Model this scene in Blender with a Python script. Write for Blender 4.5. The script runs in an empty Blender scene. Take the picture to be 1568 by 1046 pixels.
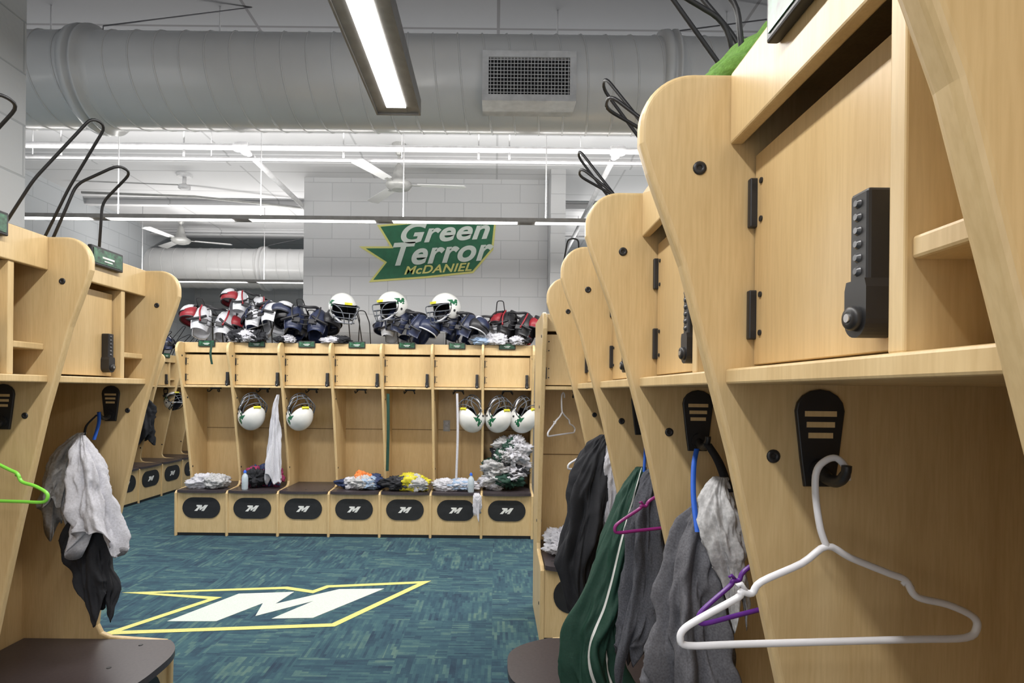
import bpy, bmesh, math, random
from math import sin, cos, pi, radians
from mathutils import Vector, Matrix, noise

random.seed(7)
scene = bpy.context.scene
COL = scene.collection

# ---------------------------------------------------------------- materials
def principled(name):
    m = bpy.data.materials.new(name); m.use_nodes = True
    nt = m.node_tree
    return m, nt, nt.nodes['Principled BSDF']

def N(nt, t, **kw):
    n = nt.nodes.new(t)
    for k, v in kw.items(): setattr(n, k, v)
    return n

def ramp(nt, stops):
    r = nt.nodes.new('ShaderNodeValToRGB')
    e = r.color_ramp.elements
    while len(e) < len(stops): e.new(0.5)
    for i, (p, c) in enumerate(stops):
        e[i].position = p; e[i].color = (*c, 1)
    return r

def simple(name, col, rough=0.5, metal=0.0, nscale=20, namt=0.12, bump=0.0, emis=None):
    m, nt, b = principled(name)
    tc = N(nt, 'ShaderNodeTexCoord')
    no = N(nt, 'ShaderNodeTexNoise'); no.inputs['Scale'].default_value = nscale
    no.inputs['Detail'].default_value = 4
    nt.links.new(tc.outputs['Object'], no.inputs['Vector'])
    lo = tuple(c*(1-namt) for c in col); hi = tuple(min(1, c*(1+namt)) for c in col)
    r = ramp(nt, [(0.3, lo), (0.7, hi)])
    nt.links.new(no.outputs['Fac'], r.inputs['Fac'])
    nt.links.new(r.outputs['Color'], b.inputs['Base Color'])
    b.inputs['Roughness'].default_value = rough
    b.inputs['Metallic'].default_value = metal
    if bump:
        bp = N(nt, 'ShaderNodeBump'); bp.inputs['Strength'].default_value = bump
        bp.inputs['Distance'].default_value = 0.01
        nt.links.new(no.outputs['Fac'], bp.inputs['Height'])
        nt.links.new(bp.outputs['Normal'], b.inputs['Normal'])
    if emis:
        b.inputs['Emission Color'].default_value = (*col, 1)
        b.inputs['Emission Strength'].default_value = emis
    return m

def wood_mat(name, a, b_, c):
    m, nt, b = principled(name)
    tc = N(nt, 'ShaderNodeTexCoord'); mp = N(nt, 'ShaderNodeMapping')
    mp.inputs['Scale'].default_value = (14, 14, 1.6)
    nt.links.new(tc.outputs['Object'], mp.inputs['Vector'])
    n1 = N(nt, 'ShaderNodeTexNoise'); n1.inputs['Scale'].default_value = 1.2
    n1.inputs['Detail'].default_value = 8; n1.inputs['Roughness'].default_value = 0.65
    nt.links.new(mp.outputs['Vector'], n1.inputs['Vector'])
    r = ramp(nt, [(0.3, a), (0.5, b_), (0.72, c)])
    nt.links.new(n1.outputs['Fac'], r.inputs['Fac'])
    mp2 = N(nt, 'ShaderNodeMapping'); mp2.inputs['Scale'].default_value = (160, 160, 10)
    nt.links.new(tc.outputs['Object'], mp2.inputs['Vector'])
    n2 = N(nt, 'ShaderNodeTexNoise'); n2.inputs['Scale'].default_value = 1.5; n2.inputs['Detail'].default_value = 3
    nt.links.new(mp2.outputs['Vector'], n2.inputs['Vector'])
    r2 = ramp(nt, [(0.35, (0.86, 0.83, 0.78)), (0.6, (1, 1, 1))])
    nt.links.new(n2.outputs['Fac'], r2.inputs['Fac'])
    mx = N(nt, 'ShaderNodeMixRGB', blend_type='MULTIPLY'); mx.inputs['Fac'].default_value = 0.55
    nt.links.new(r.outputs['Color'], mx.inputs['Color1']); nt.links.new(r2.outputs['Color'], mx.inputs['Color2'])
    nt.links.new(mx.outputs['Color'], b.inputs['Base Color'])
    b.inputs['Roughness'].default_value = 0.36
    return m

def block_mat(name, c1, c2, mortar):
    m, nt, b = principled(name)
    tc = N(nt, 'ShaderNodeTexCoord'); sp = N(nt, 'ShaderNodeSeparateXYZ'); cb = N(nt, 'ShaderNodeCombineXYZ')
    ad = N(nt, 'ShaderNodeMath', operation='ADD')
    nt.links.new(tc.outputs['Object'], sp.inputs[0])
    nt.links.new(sp.outputs['X'], ad.inputs[0]); nt.links.new(sp.outputs['Y'], ad.inputs[1])
    nt.links.new(ad.outputs[0], cb.inputs['X']); nt.links.new(sp.outputs['Z'], cb.inputs['Y'])
    br = N(nt, 'ShaderNodeTexBrick')
    br.inputs['Scale'].default_value = 1; br.inputs['Brick Width'].default_value = 0.4
    br.inputs['Row Height'].default_value = 0.2; br.inputs['Mortar Size'].default_value = 0.005
    br.inputs['Mortar Smooth'].default_value = 0.6
    br.inputs['Color1'].default_value = (*c1, 1); br.inputs['Color2'].default_value = (*c2, 1)
    br.inputs['Mortar'].default_value = (*mortar, 1)
    nt.links.new(cb.outputs[0], br.inputs['Vector'])
    nt.links.new(br.outputs['Color'], b.inputs['Base Color'])
    no = N(nt, 'ShaderNodeTexNoise'); no.inputs['Scale'].default_value = 60; no.inputs['Detail'].default_value = 5
    nt.links.new(tc.outputs['Object'], no.inputs['Vector'])
    ma = N(nt, 'ShaderNodeMath', operation='MULTIPLY_ADD'); ma.inputs[1].default_value = 0.35
    iv = N(nt, 'ShaderNodeMath', operation='SUBTRACT'); iv.inputs[0].default_value = 1
    nt.links.new(br.outputs['Fac'], iv.inputs[1])
    nt.links.new(no.outputs['Fac'], ma.inputs[0]); nt.links.new(iv.outputs[0], ma.inputs[2])
    bp = N(nt, 'ShaderNodeBump'); bp.inputs['Strength'].default_value = 0.4; bp.inputs['Distance'].default_value = 0.005
    nt.links.new(ma.outputs[0], bp.inputs['Height']); nt.links.new(bp.outputs['Normal'], b.inputs['Normal'])
    b.inputs['Roughness'].default_value = 0.6
    return m

def carpet_mat():
    m, nt, b = principled('carpet_teal')
    tc = N(nt, 'ShaderNodeTexCoord')
    def dash(rot, wd, ht, loc):
        mp = N(nt, 'ShaderNodeMapping'); mp.inputs['Rotation'].default_value = (0, 0, rot)
        mp.inputs['Location'].default_value = (loc, loc*1.7, 0)
        nt.links.new(tc.outputs['Object'], mp.inputs['Vector'])
        br = N(nt, 'ShaderNodeTexBrick'); br.offset = 0.37
        br.inputs['Scale'].default_value = 1; br.inputs['Brick Width'].default_value = wd
        br.inputs['Row Height'].default_value = ht; br.inputs['Mortar Size'].default_value = 0
        br.inputs['Color1'].default_value = (0, 0, 0, 1); br.inputs['Color2'].default_value = (1, 1, 1, 1)
        nt.links.new(mp.outputs['Vector'], br.inputs['Vector'])
        return br.outputs['Color']
    def mix(f, a, c):
        x = N(nt, 'ShaderNodeMixRGB')
        if isinstance(f, float): x.inputs['Fac'].default_value = f
        else: nt.links.new(f, x.inputs['Fac'])
        nt.links.new(a, x.inputs['Color1']); nt.links.new(c, x.inputs['Color2'])
        return x.outputs['Color']
    h = mix(0.45, dash(0, 0.10, 0.016, 0.0), dash(0, 0.17, 0.06, 0.4))
    v = mix(0.45, dash(pi/2, 0.10, 0.016, 0.2), dash(pi/2, 0.17, 0.06, 0.9))
    ch = N(nt, 'ShaderNodeTexChecker'); ch.inputs['Scale'].default_value = 2.0
    ch.inputs['Color1'].default_value = (0, 0, 0, 1); ch.inputs['Color2'].default_value = (1, 1, 1, 1)
    nt.links.new(tc.outputs['Object'], ch.inputs['Vector'])
    w = mix(ch.outputs['Color'], h, v)
    n1 = N(nt, 'ShaderNodeTexNoise'); n1.inputs['Scale'].default_value = 8; n1.inputs['Detail'].default_value = 9
    n1.inputs['Roughness'].default_value = 0.7
    nt.links.new(tc.outputs['Object'], n1.inputs['Vector'])
    w2 = mix(0.5, w, n1.outputs['Fac'])
    r = ramp(nt, [(0.22, (0.026, 0.046, 0.075)), (0.45, (0.038, 0.082, 0.112)),
                  (0.60, (0.052, 0.112, 0.132)), (0.78, (0.105, 0.175, 0.155))])
    nt.links.new(w2, r.inputs['Fac'])
    nt.links.new(r.outputs['Color'], b.inputs['Base Color'])
    b.inputs['Roughness'].default_value = 0.95
    b.inputs['Specular IOR Level'].default_value = 0.2
    n3 = N(nt, 'ShaderNodeTexNoise'); n3.inputs['Scale'].default_value = 250
    nt.links.new(tc.outputs['Object'], n3.inputs['Vector'])
    bp = N(nt, 'ShaderNodeBump'); bp.inputs['Strength'].default_value = 0.5; bp.inputs['Distance'].default_value = 0.004
    nt.links.new(n3.outputs['Fac'], bp.inputs['Height']); nt.links.new(bp.outputs['Normal'], b.inputs['Normal'])
    return m

def ceiling_mat(name, a, c, mo, bw, rh):
    m, nt, b = principled(name)
    tc = N(nt, 'ShaderNodeTexCoord')
    br = N(nt, 'ShaderNodeTexBrick'); br.offset = 0
    br.inputs['Scale'].default_value = 1; br.inputs['Brick Width'].default_value = bw
    br.inputs['Row Height'].default_value = rh; br.inputs['Mortar Size'].default_value = 0.010
    br.inputs['Color1'].default_value = (*a, 1); br.inputs['Color2'].default_value = (*c, 1)
    br.inputs['Mortar'].default_value = (*mo, 1)
    nt.links.new(tc.outputs['Object'], br.inputs['Vector'])
    nt.links.new(br.outputs['Color'], b.inputs['Base Color'])
    b.inputs['Roughness'].default_value = 0.7
    return m

M_WOOD = wood_mat('maple_wood', (0.58, 0.415, 0.205), (0.66, 0.485, 0.25), (0.73, 0.555, 0.305))
M_WOODIN = wood_mat('maple_panel', (0.58, 0.40, 0.19), (0.645, 0.46, 0.228), (0.69, 0.505, 0.262))
M_BLACK = simple('black_plastic', (0.018, 0.018, 0.020), 0.42, namt=0.2)
M_SEAT = simple('seat_laminate', (0.050, 0.040, 0.044), 0.35, namt=0.15, nscale=90)
M_STEEL = simple('brushed_steel', (0.55, 0.55, 0.56), 0.3, 0.9)
M_BTN = simple('keypad_button', (0.10, 0.10, 0.105), 0.25, 0.3)
M_GAP = simple('gap_shadow_wood', (0.20, 0.12, 0.05), 0.8)
M_LOGOW = simple('white_print', (0.75, 0.76, 0.74), 0.5)
M_GREENPL = simple('nameplate_green', (0.025, 0.10, 0.05), 0.3, nscale=60, namt=0.9)
M_BLOCK = block_mat('painted_block', (0.55, 0.555, 0.565), (0.53, 0.535, 0.545), (0.43, 0.435, 0.45))
M_BLOCKL = block_mat('painted_block_grey', (0.48, 0.50, 0.52), (0.46, 0.48, 0.50), (0.36, 0.38, 0.40))
M_DUCT = simple('painted_duct', (0.65, 0.65, 0.65), 0.24, 0.0, nscale=3, namt=0.05)
M_PIPE = simple('white_pipe', (0.62, 0.62, 0.63), 0.4)
M_FAN = simple('fan_grey', (0.36, 0.36, 0.35), 0.4, 0.2)
M_GREY = simple('grey_metal', (0.12, 0.12, 0.13), 0.4, 0.3)
M_DIFF = simple('light_diffuser', (1.0, 0.99, 0.96), 0.4, emis=9.0)
M_FIX = simple('fixture_aluminium', (0.26, 0.25, 0.24), 0.4, 0.4)
M_CLW = simple('cloth_white', (0.56, 0.56, 0.61), 0.9, nscale=160, bump=0.15)
M_CLOFF = simple('cloth_offwhite', (0.46, 0.46, 0.47), 0.95, nscale=120, namt=0.2, bump=0.2)
M_CLG = simple('cloth_grey', (0.115, 0.115, 0.13), 0.95, nscale=260, namt=0.25, bump=0.1)
M_CLDG = simple('cloth_darkgrey', (0.070, 0.073, 0.088), 0.95, nscale=260, namt=0.3, bump=0.15)
M_CLK = simple('cloth_black', (0.018, 0.019, 0.024), 0.85, nscale=160, bump=0.1)
M_CLGR = simple('cloth_green', (0.010, 0.050, 0.032), 0.7, nscale=160, bump=0.1)
M_CLNV = simple('cloth_navy', (0.02, 0.035, 0.10), 0.7, bump=0.1)
M_CLRD = simple('cloth_red', (0.35, 0.02, 0.03), 0.6)
M_CLPK = simple('cloth_magenta', (0.30, 0.03, 0.10), 0.8)
M_CLOR = simple('cloth_orange', (0.75, 0.22, 0.05), 0.7)
M_CLYE = simple('cloth_yellow', (0.62, 0.55, 0.03), 0.7)
M_CLLB = simple('cloth_lightblue', (0.30, 0.40, 0.55), 0.8)
M_CLLG = simple('cloth_lime', (0.13, 0.27, 0.05), 0.95, nscale=150, namt=0.15, bump=0.3)
M_BLUE = simple('strap_blue', (0.02, 0.12, 0.60), 0.6)
M_HELM = simple('helmet_white', (0.78, 0.78, 0.76), 0.18, namt=0.03)
M_HGREEN = simple('helmet_green', (0.02, 0.13, 0.06), 0.25)
M_HYEL = simple('helmet_yellow', (0.70, 0.65, 0.05), 0.3)
M_MASK = simple('facemask_grey', (0.10, 0.11, 0.13), 0.35)
M_PADW = simple('pad_white', (0.62, 0.63, 0.67), 0.3)
M_PADN = simple('pad_navy', (0.022, 0.030, 0.070), 0.35)
M_PADK = simple('pad_black', (0.018, 0.018, 0.022), 0.4)
M_PADR = simple('pad_red', (0.28, 0.015, 0.025), 0.4)
M_HANGW = simple('plastic_white', (0.80, 0.80, 0.84), 0.3, namt=0.03)
M_HANGG = simple('plastic_lime', (0.25, 0.75, 0.08), 0.3, namt=0.03)
M_HANGP = simple('plastic_purple', (0.13, 0.03, 0.28), 0.35)
M_HANGM = simple('plastic_magenta', (0.25, 0.02, 0.17), 0.35)
M_LYEL = simple('logo_yellow', (0.62, 0.60, 0.20), 0.8, nscale=200)
M_LWHT = simple('logo_white', (0.58, 0.64, 0.59), 0.8, nscale=200)
M_LGRN = simple('logo_green', (0.012, 0.12, 0.055), 0.6)
M_BOTTLE = simple('bottle_clear', (0.50, 0.58, 0.64), 0.15)

# ---------------------------------------------------------------- mesh builder
class MB:
    def __init__(s):
        s.v = []; s.f = []; s.mi = []; s.sm = []; s.mats = []; s.M = Matrix.Identity(4)
    def slot(s, m):
        if m not in s.mats: s.mats.append(m)
        return s.mats.index(m)
    def add(s, vs, fs, m, smooth=False):
        b = len(s.v); i = s.slot(m)
        s.v += [s.M @ Vector(p) for p in vs]
        for f in fs:
            s.f.append([b+k for k in f]); s.mi.append(i); s.sm.append(smooth)
    def _bev(s, vs, fs, m, w, seg, caps_only=None):
        bm = bmesh.new(); bv = [bm.verts.new(p) for p in vs]
        for f in fs: bm.faces.new([bv[k] for k in f])
        bmesh.ops.recalc_face_normals(bm, faces=bm.faces)
        if caps_only is None: es = list(bm.edges)
        else:
            a, b_ = caps_only
            es = [e for e in bm.edges if all(abs(v.co.x-a) < 1e-6 for v in e.verts) or all(abs(v.co.x-b_) < 1e-6 for v in e.verts)]
        bmesh.ops.bevel(bm, geom=es, offset=w, segments=seg, affect='EDGES', profile=0.5, clamp_overlap=True)
        bm.verts.index_update()
        s.add([tuple(v.co) for v in bm.verts], [[v.index for v in f.verts] for f in bm.faces], m)
        bm.free()
    def box(s, x0, x1, y0, y1, z0, z1, m, bev=0, seg=2):
        vs = [(x0,y0,z0),(x1,y0,z0),(x1,y1,z0),(x0,y1,z0),(x0,y0,z1),(x1,y0,z1),(x1,y1,z1),(x0,y1,z1)]
        fs = [(3,2,1,0),(4,5,6,7),(0,1,5,4),(1,2,6,5),(2,3,7,6),(3,0,4,7)]
        if bev: s._bev(vs, fs, m, bev, seg)
        else: s.add(vs, fs, m)
    def prism(s, poly, fn, a, b, m, bev=0, seg=4, caps=False):
        n = len(poly)
        vs = [fn(p, a) for p in poly] + [fn(p, b) for p in poly]
        fs = [list(range(n))[::-1], list(range(n, 2*n))]
        fs += [(i, (i+1) % n, n+(i+1) % n, n+i) for i in range(n)]
        if bev: s._bev(vs, fs, m, bev, seg, (a, b) if caps else None)
        else: s.add(vs, fs, m)
    def tube(s, pts, r, m, n=8, closed=False, smooth_pts=0):
        pts = [Vector(p) for p in pts]
        if smooth_pts: pts = catmull(pts, smooth_pts, closed)
        k = len(pts); rings = []
        up = None
        for i in range(k):
            if closed: t = pts[(i+1) % k]-pts[i-1]
            else: t = pts[min(i+1, k-1)]-pts[max(i-1, 0)]
            if t.length < 1e-9: t = Vector((0, 0, 1))
            t.normalize()
            if up is None:
                up = t.orthogonal().normalized()
            up = (up - t*up.dot(t))
            if up.length < 1e-6: up = t.orthogonal()
            up.normalize(); w = t.cross(up)
            rr = r[i] if isinstance(r, (list, tuple)) else r
            rings.append([pts[i]+(up*cos(2*pi*j/n)+w*sin(2*pi*j/n))*rr for j in range(n)])
        vs = [p for q in rings for p in q]; fs = []
        for i in range(k if closed else k-1):
            for j in range(n):
                a = i*n+j; b = i*n+(j+1) % n; i2 = (i+1) % k
                fs.append((a, b, i2*n+(j+1) % n, i2*n+j))
        if not closed:
            fs.append(list(range(n))[::-1]); fs.append([(k-1)*n+j for j in range(n)])
        s.add(vs, fs, m, True)
    def lathe(s, prof, c, m, n=32, axis='z'):
        vs = []
        for (r, h) in prof:
            for j in range(n):
                a = 2*pi*j/n
                if axis == 'z': vs.append((c[0]+r*cos(a), c[1]+r*sin(a), c[2]+h))
                elif axis == 'x': vs.append((c[0]+h, c[1]+r*cos(a), c[2]+r*sin(a)))
                else: vs.append((c[0]+r*cos(a), c[1]+h, c[2]+r*sin(a)))
        k = len(prof); fs = []
        for i in range(k-1):
            for j in range(n):
                fs.append((i*n+j, i*n+(j+1) % n, (i+1)*n+(j+1) % n, (i+1)*n+j))
        s.add(vs, fs, m, True)
        s.add(vs[:n], [list(range(n))[::-1]], m); s.add(vs[-n:], [list(range(n))], m)
    def patch(s, c, r, t0, t1, p0, p1, m, th=0.008, nt=12, np_=12):
        def P(t, p, k):
            t = radians(t); p = radians(p)
            return (c[0]+(r[0]-k)*cos(p)*cos(t), c[1]+(r[1]-k)*cos(p)*sin(t), c[2]+(r[2]-k)*sin(p))
        vs = []
        for k in (0, th):
            for i in range(nt+1):
                for j in range(np_+1):
                    vs.append(P(t0+(t1-t0)*i/nt, p0+(p1-p0)*j/np_, k))
        o = (nt+1)*(np_+1); w = np_+1; fs = []
        for i in range(nt):
            for j in range(np_):
                a = i*w+j
                fs.append((a, a+w, a+w+1, a+1)); fs.append((o+a, o+a+1, o+a+w+1, o+a+w))
        for i in range(nt):
            for j in (0, np_):
                a = i*w+j; fs.append((a, a+w, o+a+w, o+a))
        for j in range(np_):
            for i in (0, nt):
                a = i*w+j; fs.append((a, a+1, o+a+1, o+a))
        s.add(vs, fs, m, True)
    def obj(s, name, loc=(0, 0, 0), rot=(0, 0, 0), bevel=0, parent=None, mesh=None):
        if mesh is None:
            mesh = bpy.data.meshes.new(name+'_mesh')
            mesh.from_pydata([tuple(p) for p in s.v], [], s.f)
            for m in s.mats: mesh.materials.append(m)
            mesh.polygons.foreach_set('material_index', s.mi)
            mesh.polygons.foreach_set('use_smooth', s.sm)
            mesh.update()
        o = bpy.data.objects.new(name, mesh)
        COL.objects.link(o); o.location = loc; o.rotation_euler = rot
        if bevel:
            bv = o.modifiers.new('bevel', 'BEVEL'); bv.width = bevel; bv.segments = 2
            bv.limit_method = 'ANGLE'; bv.angle_limit = radians(50)
        if parent: o.parent = parent
        return o

def catmull(pts, n, closed=False):
    out = []; k = len(pts)
    rng = range(k) if closed else range(k-1)
    for i in rng:
        if closed: p0, p1, p2, p3 = pts[i-1], pts[i], pts[(i+1) % k], pts[(i+2) % k]
        else: p0, p1, p2, p3 = pts[max(i-1, 0)], pts[i], pts[i+1], pts[min(i+2, k-1)]
        for j in range(n):
            t = j/n
            out.append(0.5*((2*p1)+(p2-p0)*t+(2*p0-5*p1+4*p2-p3)*t*t+(3*p1-p0-3*p2+p3)*t**3))
    if not closed: out.append(pts[-1])
    return out

def rounded_path(pts, r=0.02, n=4):
    P = [Vector(p) for p in pts]; out = [P[0]]
    for i in range(1, len(P)-1):
        a = (P[i-1]-P[i]); c = (P[i+1]-P[i]); k = min(r, a.length*0.45, c.length*0.45)
        A = P[i]+a.normalized()*k; C = P[i]+c.normalized()*k
        for j in range(n+1):
            t = j/n; out.append(A*(1-t)**2+P[i]*2*t*(1-t)+C*t*t)
    out.append(P[-1]); return out

# ---------------------------------------------------------------- room shell
CH = 3.65
def slab(name, x0, x1, y0, y1, z0, z1, m):
    b = MB(); b.box(x0, x1, y0, y1, z0, z1, m); return b.obj(name)
slab('floor', -5.0, 4.0, -1.6, 9.5, -0.1, 0, carpet_mat())
M_CSHADE = ceiling_mat('ceiling_shaded', (0.12, 0.125, 0.135), (0.135, 0.14, 0.15), (0.055, 0.055, 0.06), 1.5, 0.3)  # near ceiling's shade put into the colour; only the far part is uplit
M_CW = ceiling_mat('ceiling_white', (0.56, 0.56, 0.57), (0.58, 0.58, 0.59), (0.42, 0.42, 0.43), 1.3, 0.6)
b = MB()
b.box(-5.0, 4.0, -1.6, 3.75, CH, CH+0.1, M_CSHADE)
b.box(-5.0, 4.0, 3.75, 9.5, CH, CH+0.1, M_CW)
b.obj('ceiling')
b = MB()
for y in (5.6, 6.9, 8.2):
    for (x0, x1) in (((-4.9, 3.9),) if y < 6 else ((-4.9, -2.1), (0.75, 3.9))):
        b.box(x0, x1, y-0.05, y+0.05, CH-0.012, CH, M_CW); b.box(x0, x1, y-0.005, y+0.005, CH-0.07, CH-0.012, M_CW)
        b.box(x0, x1, y-0.04, y+0.04, CH-0.08, CH-0.07, M_CW)
b.obj('ceiling_beam')
slab('wall_left', -5.0, -4.9, -1.6, 9.5, 0, CH, M_BLOCKL)
slab('wall_right', 3.9, 4.0, -1.6, 9.5, 0, CH, M_BLOCKL)
slab('wall_far', -4.9, 3.9, 9.4, 9.5, 0, CH, M_BLOCKL)
slab('wall_partition', -2.03, -1.83, -1.6, 2.24, 0, CH, M_BLOCKL)
slab('wall_back', -2.05, 0.548, 6.15, 6.35, 0, CH, M_BLOCK)
slab('column', 0.55, 0.70, 5.85, 6.30, 0, CH, M_BLOCK)

# ---------------------------------------------------------------- lockers
PITCH = 0.481; TOP = 1.838; TH = 0.0125
def profile():
    pts = [(0.0, 1.74)]
    R = 0.075
    for i in range(13):
        a = pi - (pi/2)*i/12
        pts.append((R+R*cos(a), TOP-R+R*sin(a)))
    pts += [(0.6, TOP), (0.6, 0.0), (0.02, 0.0), (0.015, 0.405), (0.04, 0.428), (0.25, 0.44)]
    for (v, z) in [(0.285, 0.455), (0.30, 0.485), (0.296, 0.53)]: pts.append((v, z))
    pts += [(0.252, 0.75), (0.204, 0.98), (0.131, 1.304), (0.06, 1.57), (0.012, 1.70)]
    return pts
PROF = profile()
MSHAPE = [(0,0),(.22,.72),(.08,.72),(0,1),(.48,1),(.55,.6),(.72,1),(1,1),(.82,0),(.6,0),(.72,.55),(.52,.15),(.42,.15),(.38,.55),(.25,0)]

def panel(b, u):
    b.prism(PROF, lambda p, t: (t, p[0], p[1]), u-TH, u+TH, M_WOOD, bev=0.0075, seg=4, caps=True)
    for sg in (-1, 1):
        for (v, z) in [(0.083, 1.705), (0.19, 1.304), (0.30, 0.62), (0.09, 0.2)]:
            x = u+sg*TH
            pr = [(0.0095, -0.001), (0.0095, 0.0015), (0.0075, 0.003), (0.004, 0.003), (0.003, 0.001)]
            if sg < 0: pr = [(r, -h) for r, h in pr][::-1]
            b.lathe(pr, (x, v, z), M_BLACK, 16, 'x')

def hook_plate(b, u, sg):
    zt = 1.398; prof = []; vc = 0.252
    for i in range(9):
        a = pi*i/8
        prof.append((vc+0.034*cos(a), zt-0.03+0.03*sin(a)))
    prof += [(vc-0.026, zt-0.10), (vc-0.021, zt-0.135), (vc+0.021, zt-0.135), (vc+0.026, zt-0.10)]
    x0 = u+sg*TH; x1 = u+sg*(TH+0.007)
    b.prism(prof, lambda p, t: (t, p[0], p[1]), min(x0, x1), max(x0, x1), M_BLACK, bev=0.002, seg=2, caps=True)
    for k in range(3):
        z = zt-0.034-k*0.015; w = 0.022-0.0025*k
        xs = sorted((x1-sg*0.001, x1+sg*0.0006))
        b.box(xs[0], xs[1], vc-w, vc+w, z-0.0038, z+0.0038, M_WOOD)
    b.tube([(x1, vc, zt-0.112), (x1+sg*0.02, vc, zt-0.122), (x1+sg*0.045, vc, zt-0.120), (x1+sg*0.058, vc, zt-0.108), (x1+sg*0.060, vc, zt-0.098)], [0.009]*4+[0.008]*4+[0.007]*4+[0.006]*4+[0.006], M_BLACK, 10, smooth_pts=4)
    b.lathe([(0.016, -0.004), (0.016, 0.004)], (x1+sg*0.003, vc, zt-0.112), M_BLACK, 16, 'x')

def lock(b, u, v, zc):
    z1, z0 = zc+0.068, zc-0.067
    b.box(u-0.0135, u+0.0135, v-0.026, v, zc-0.018, z1, M_BLACK, 0.003, 2)
    prof = []
    for i in range(13):
        a = pi+pi*i/12
        prof.append((u+0.016*cos(a), z0+0.016+0.016*sin(a)))
    prof += [(u+0.016, zc-0.022), (u+0.0135, zc-0.014), (u-0.0135, zc-0.014), (u-0.016, zc-0.022)]
    b.prism(prof, lambda p, t: (p[0], t, p[1]), v-0.029, v, M_BLACK)
    b.lathe([(0.006, -0.007), (0.0095, -0.0065), (0.0115, -0.004), (0.0115, 0.0)], (u, v-0.029, z0+0.018), M_BLACK, 20, 'y')
    b.lathe([(0.004, -0.0012), (0.0045, 0.002)], (u, v-0.036, z0+0.018), M_STEEL, 14, 'y')
    for k in range(6):
        b.lathe([(0.003, -0.003), (0.005, 0.0)], (u-0.001, v-0.026, z1-0.011-k*0.0125), M_BTN, 10, 'y')

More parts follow.
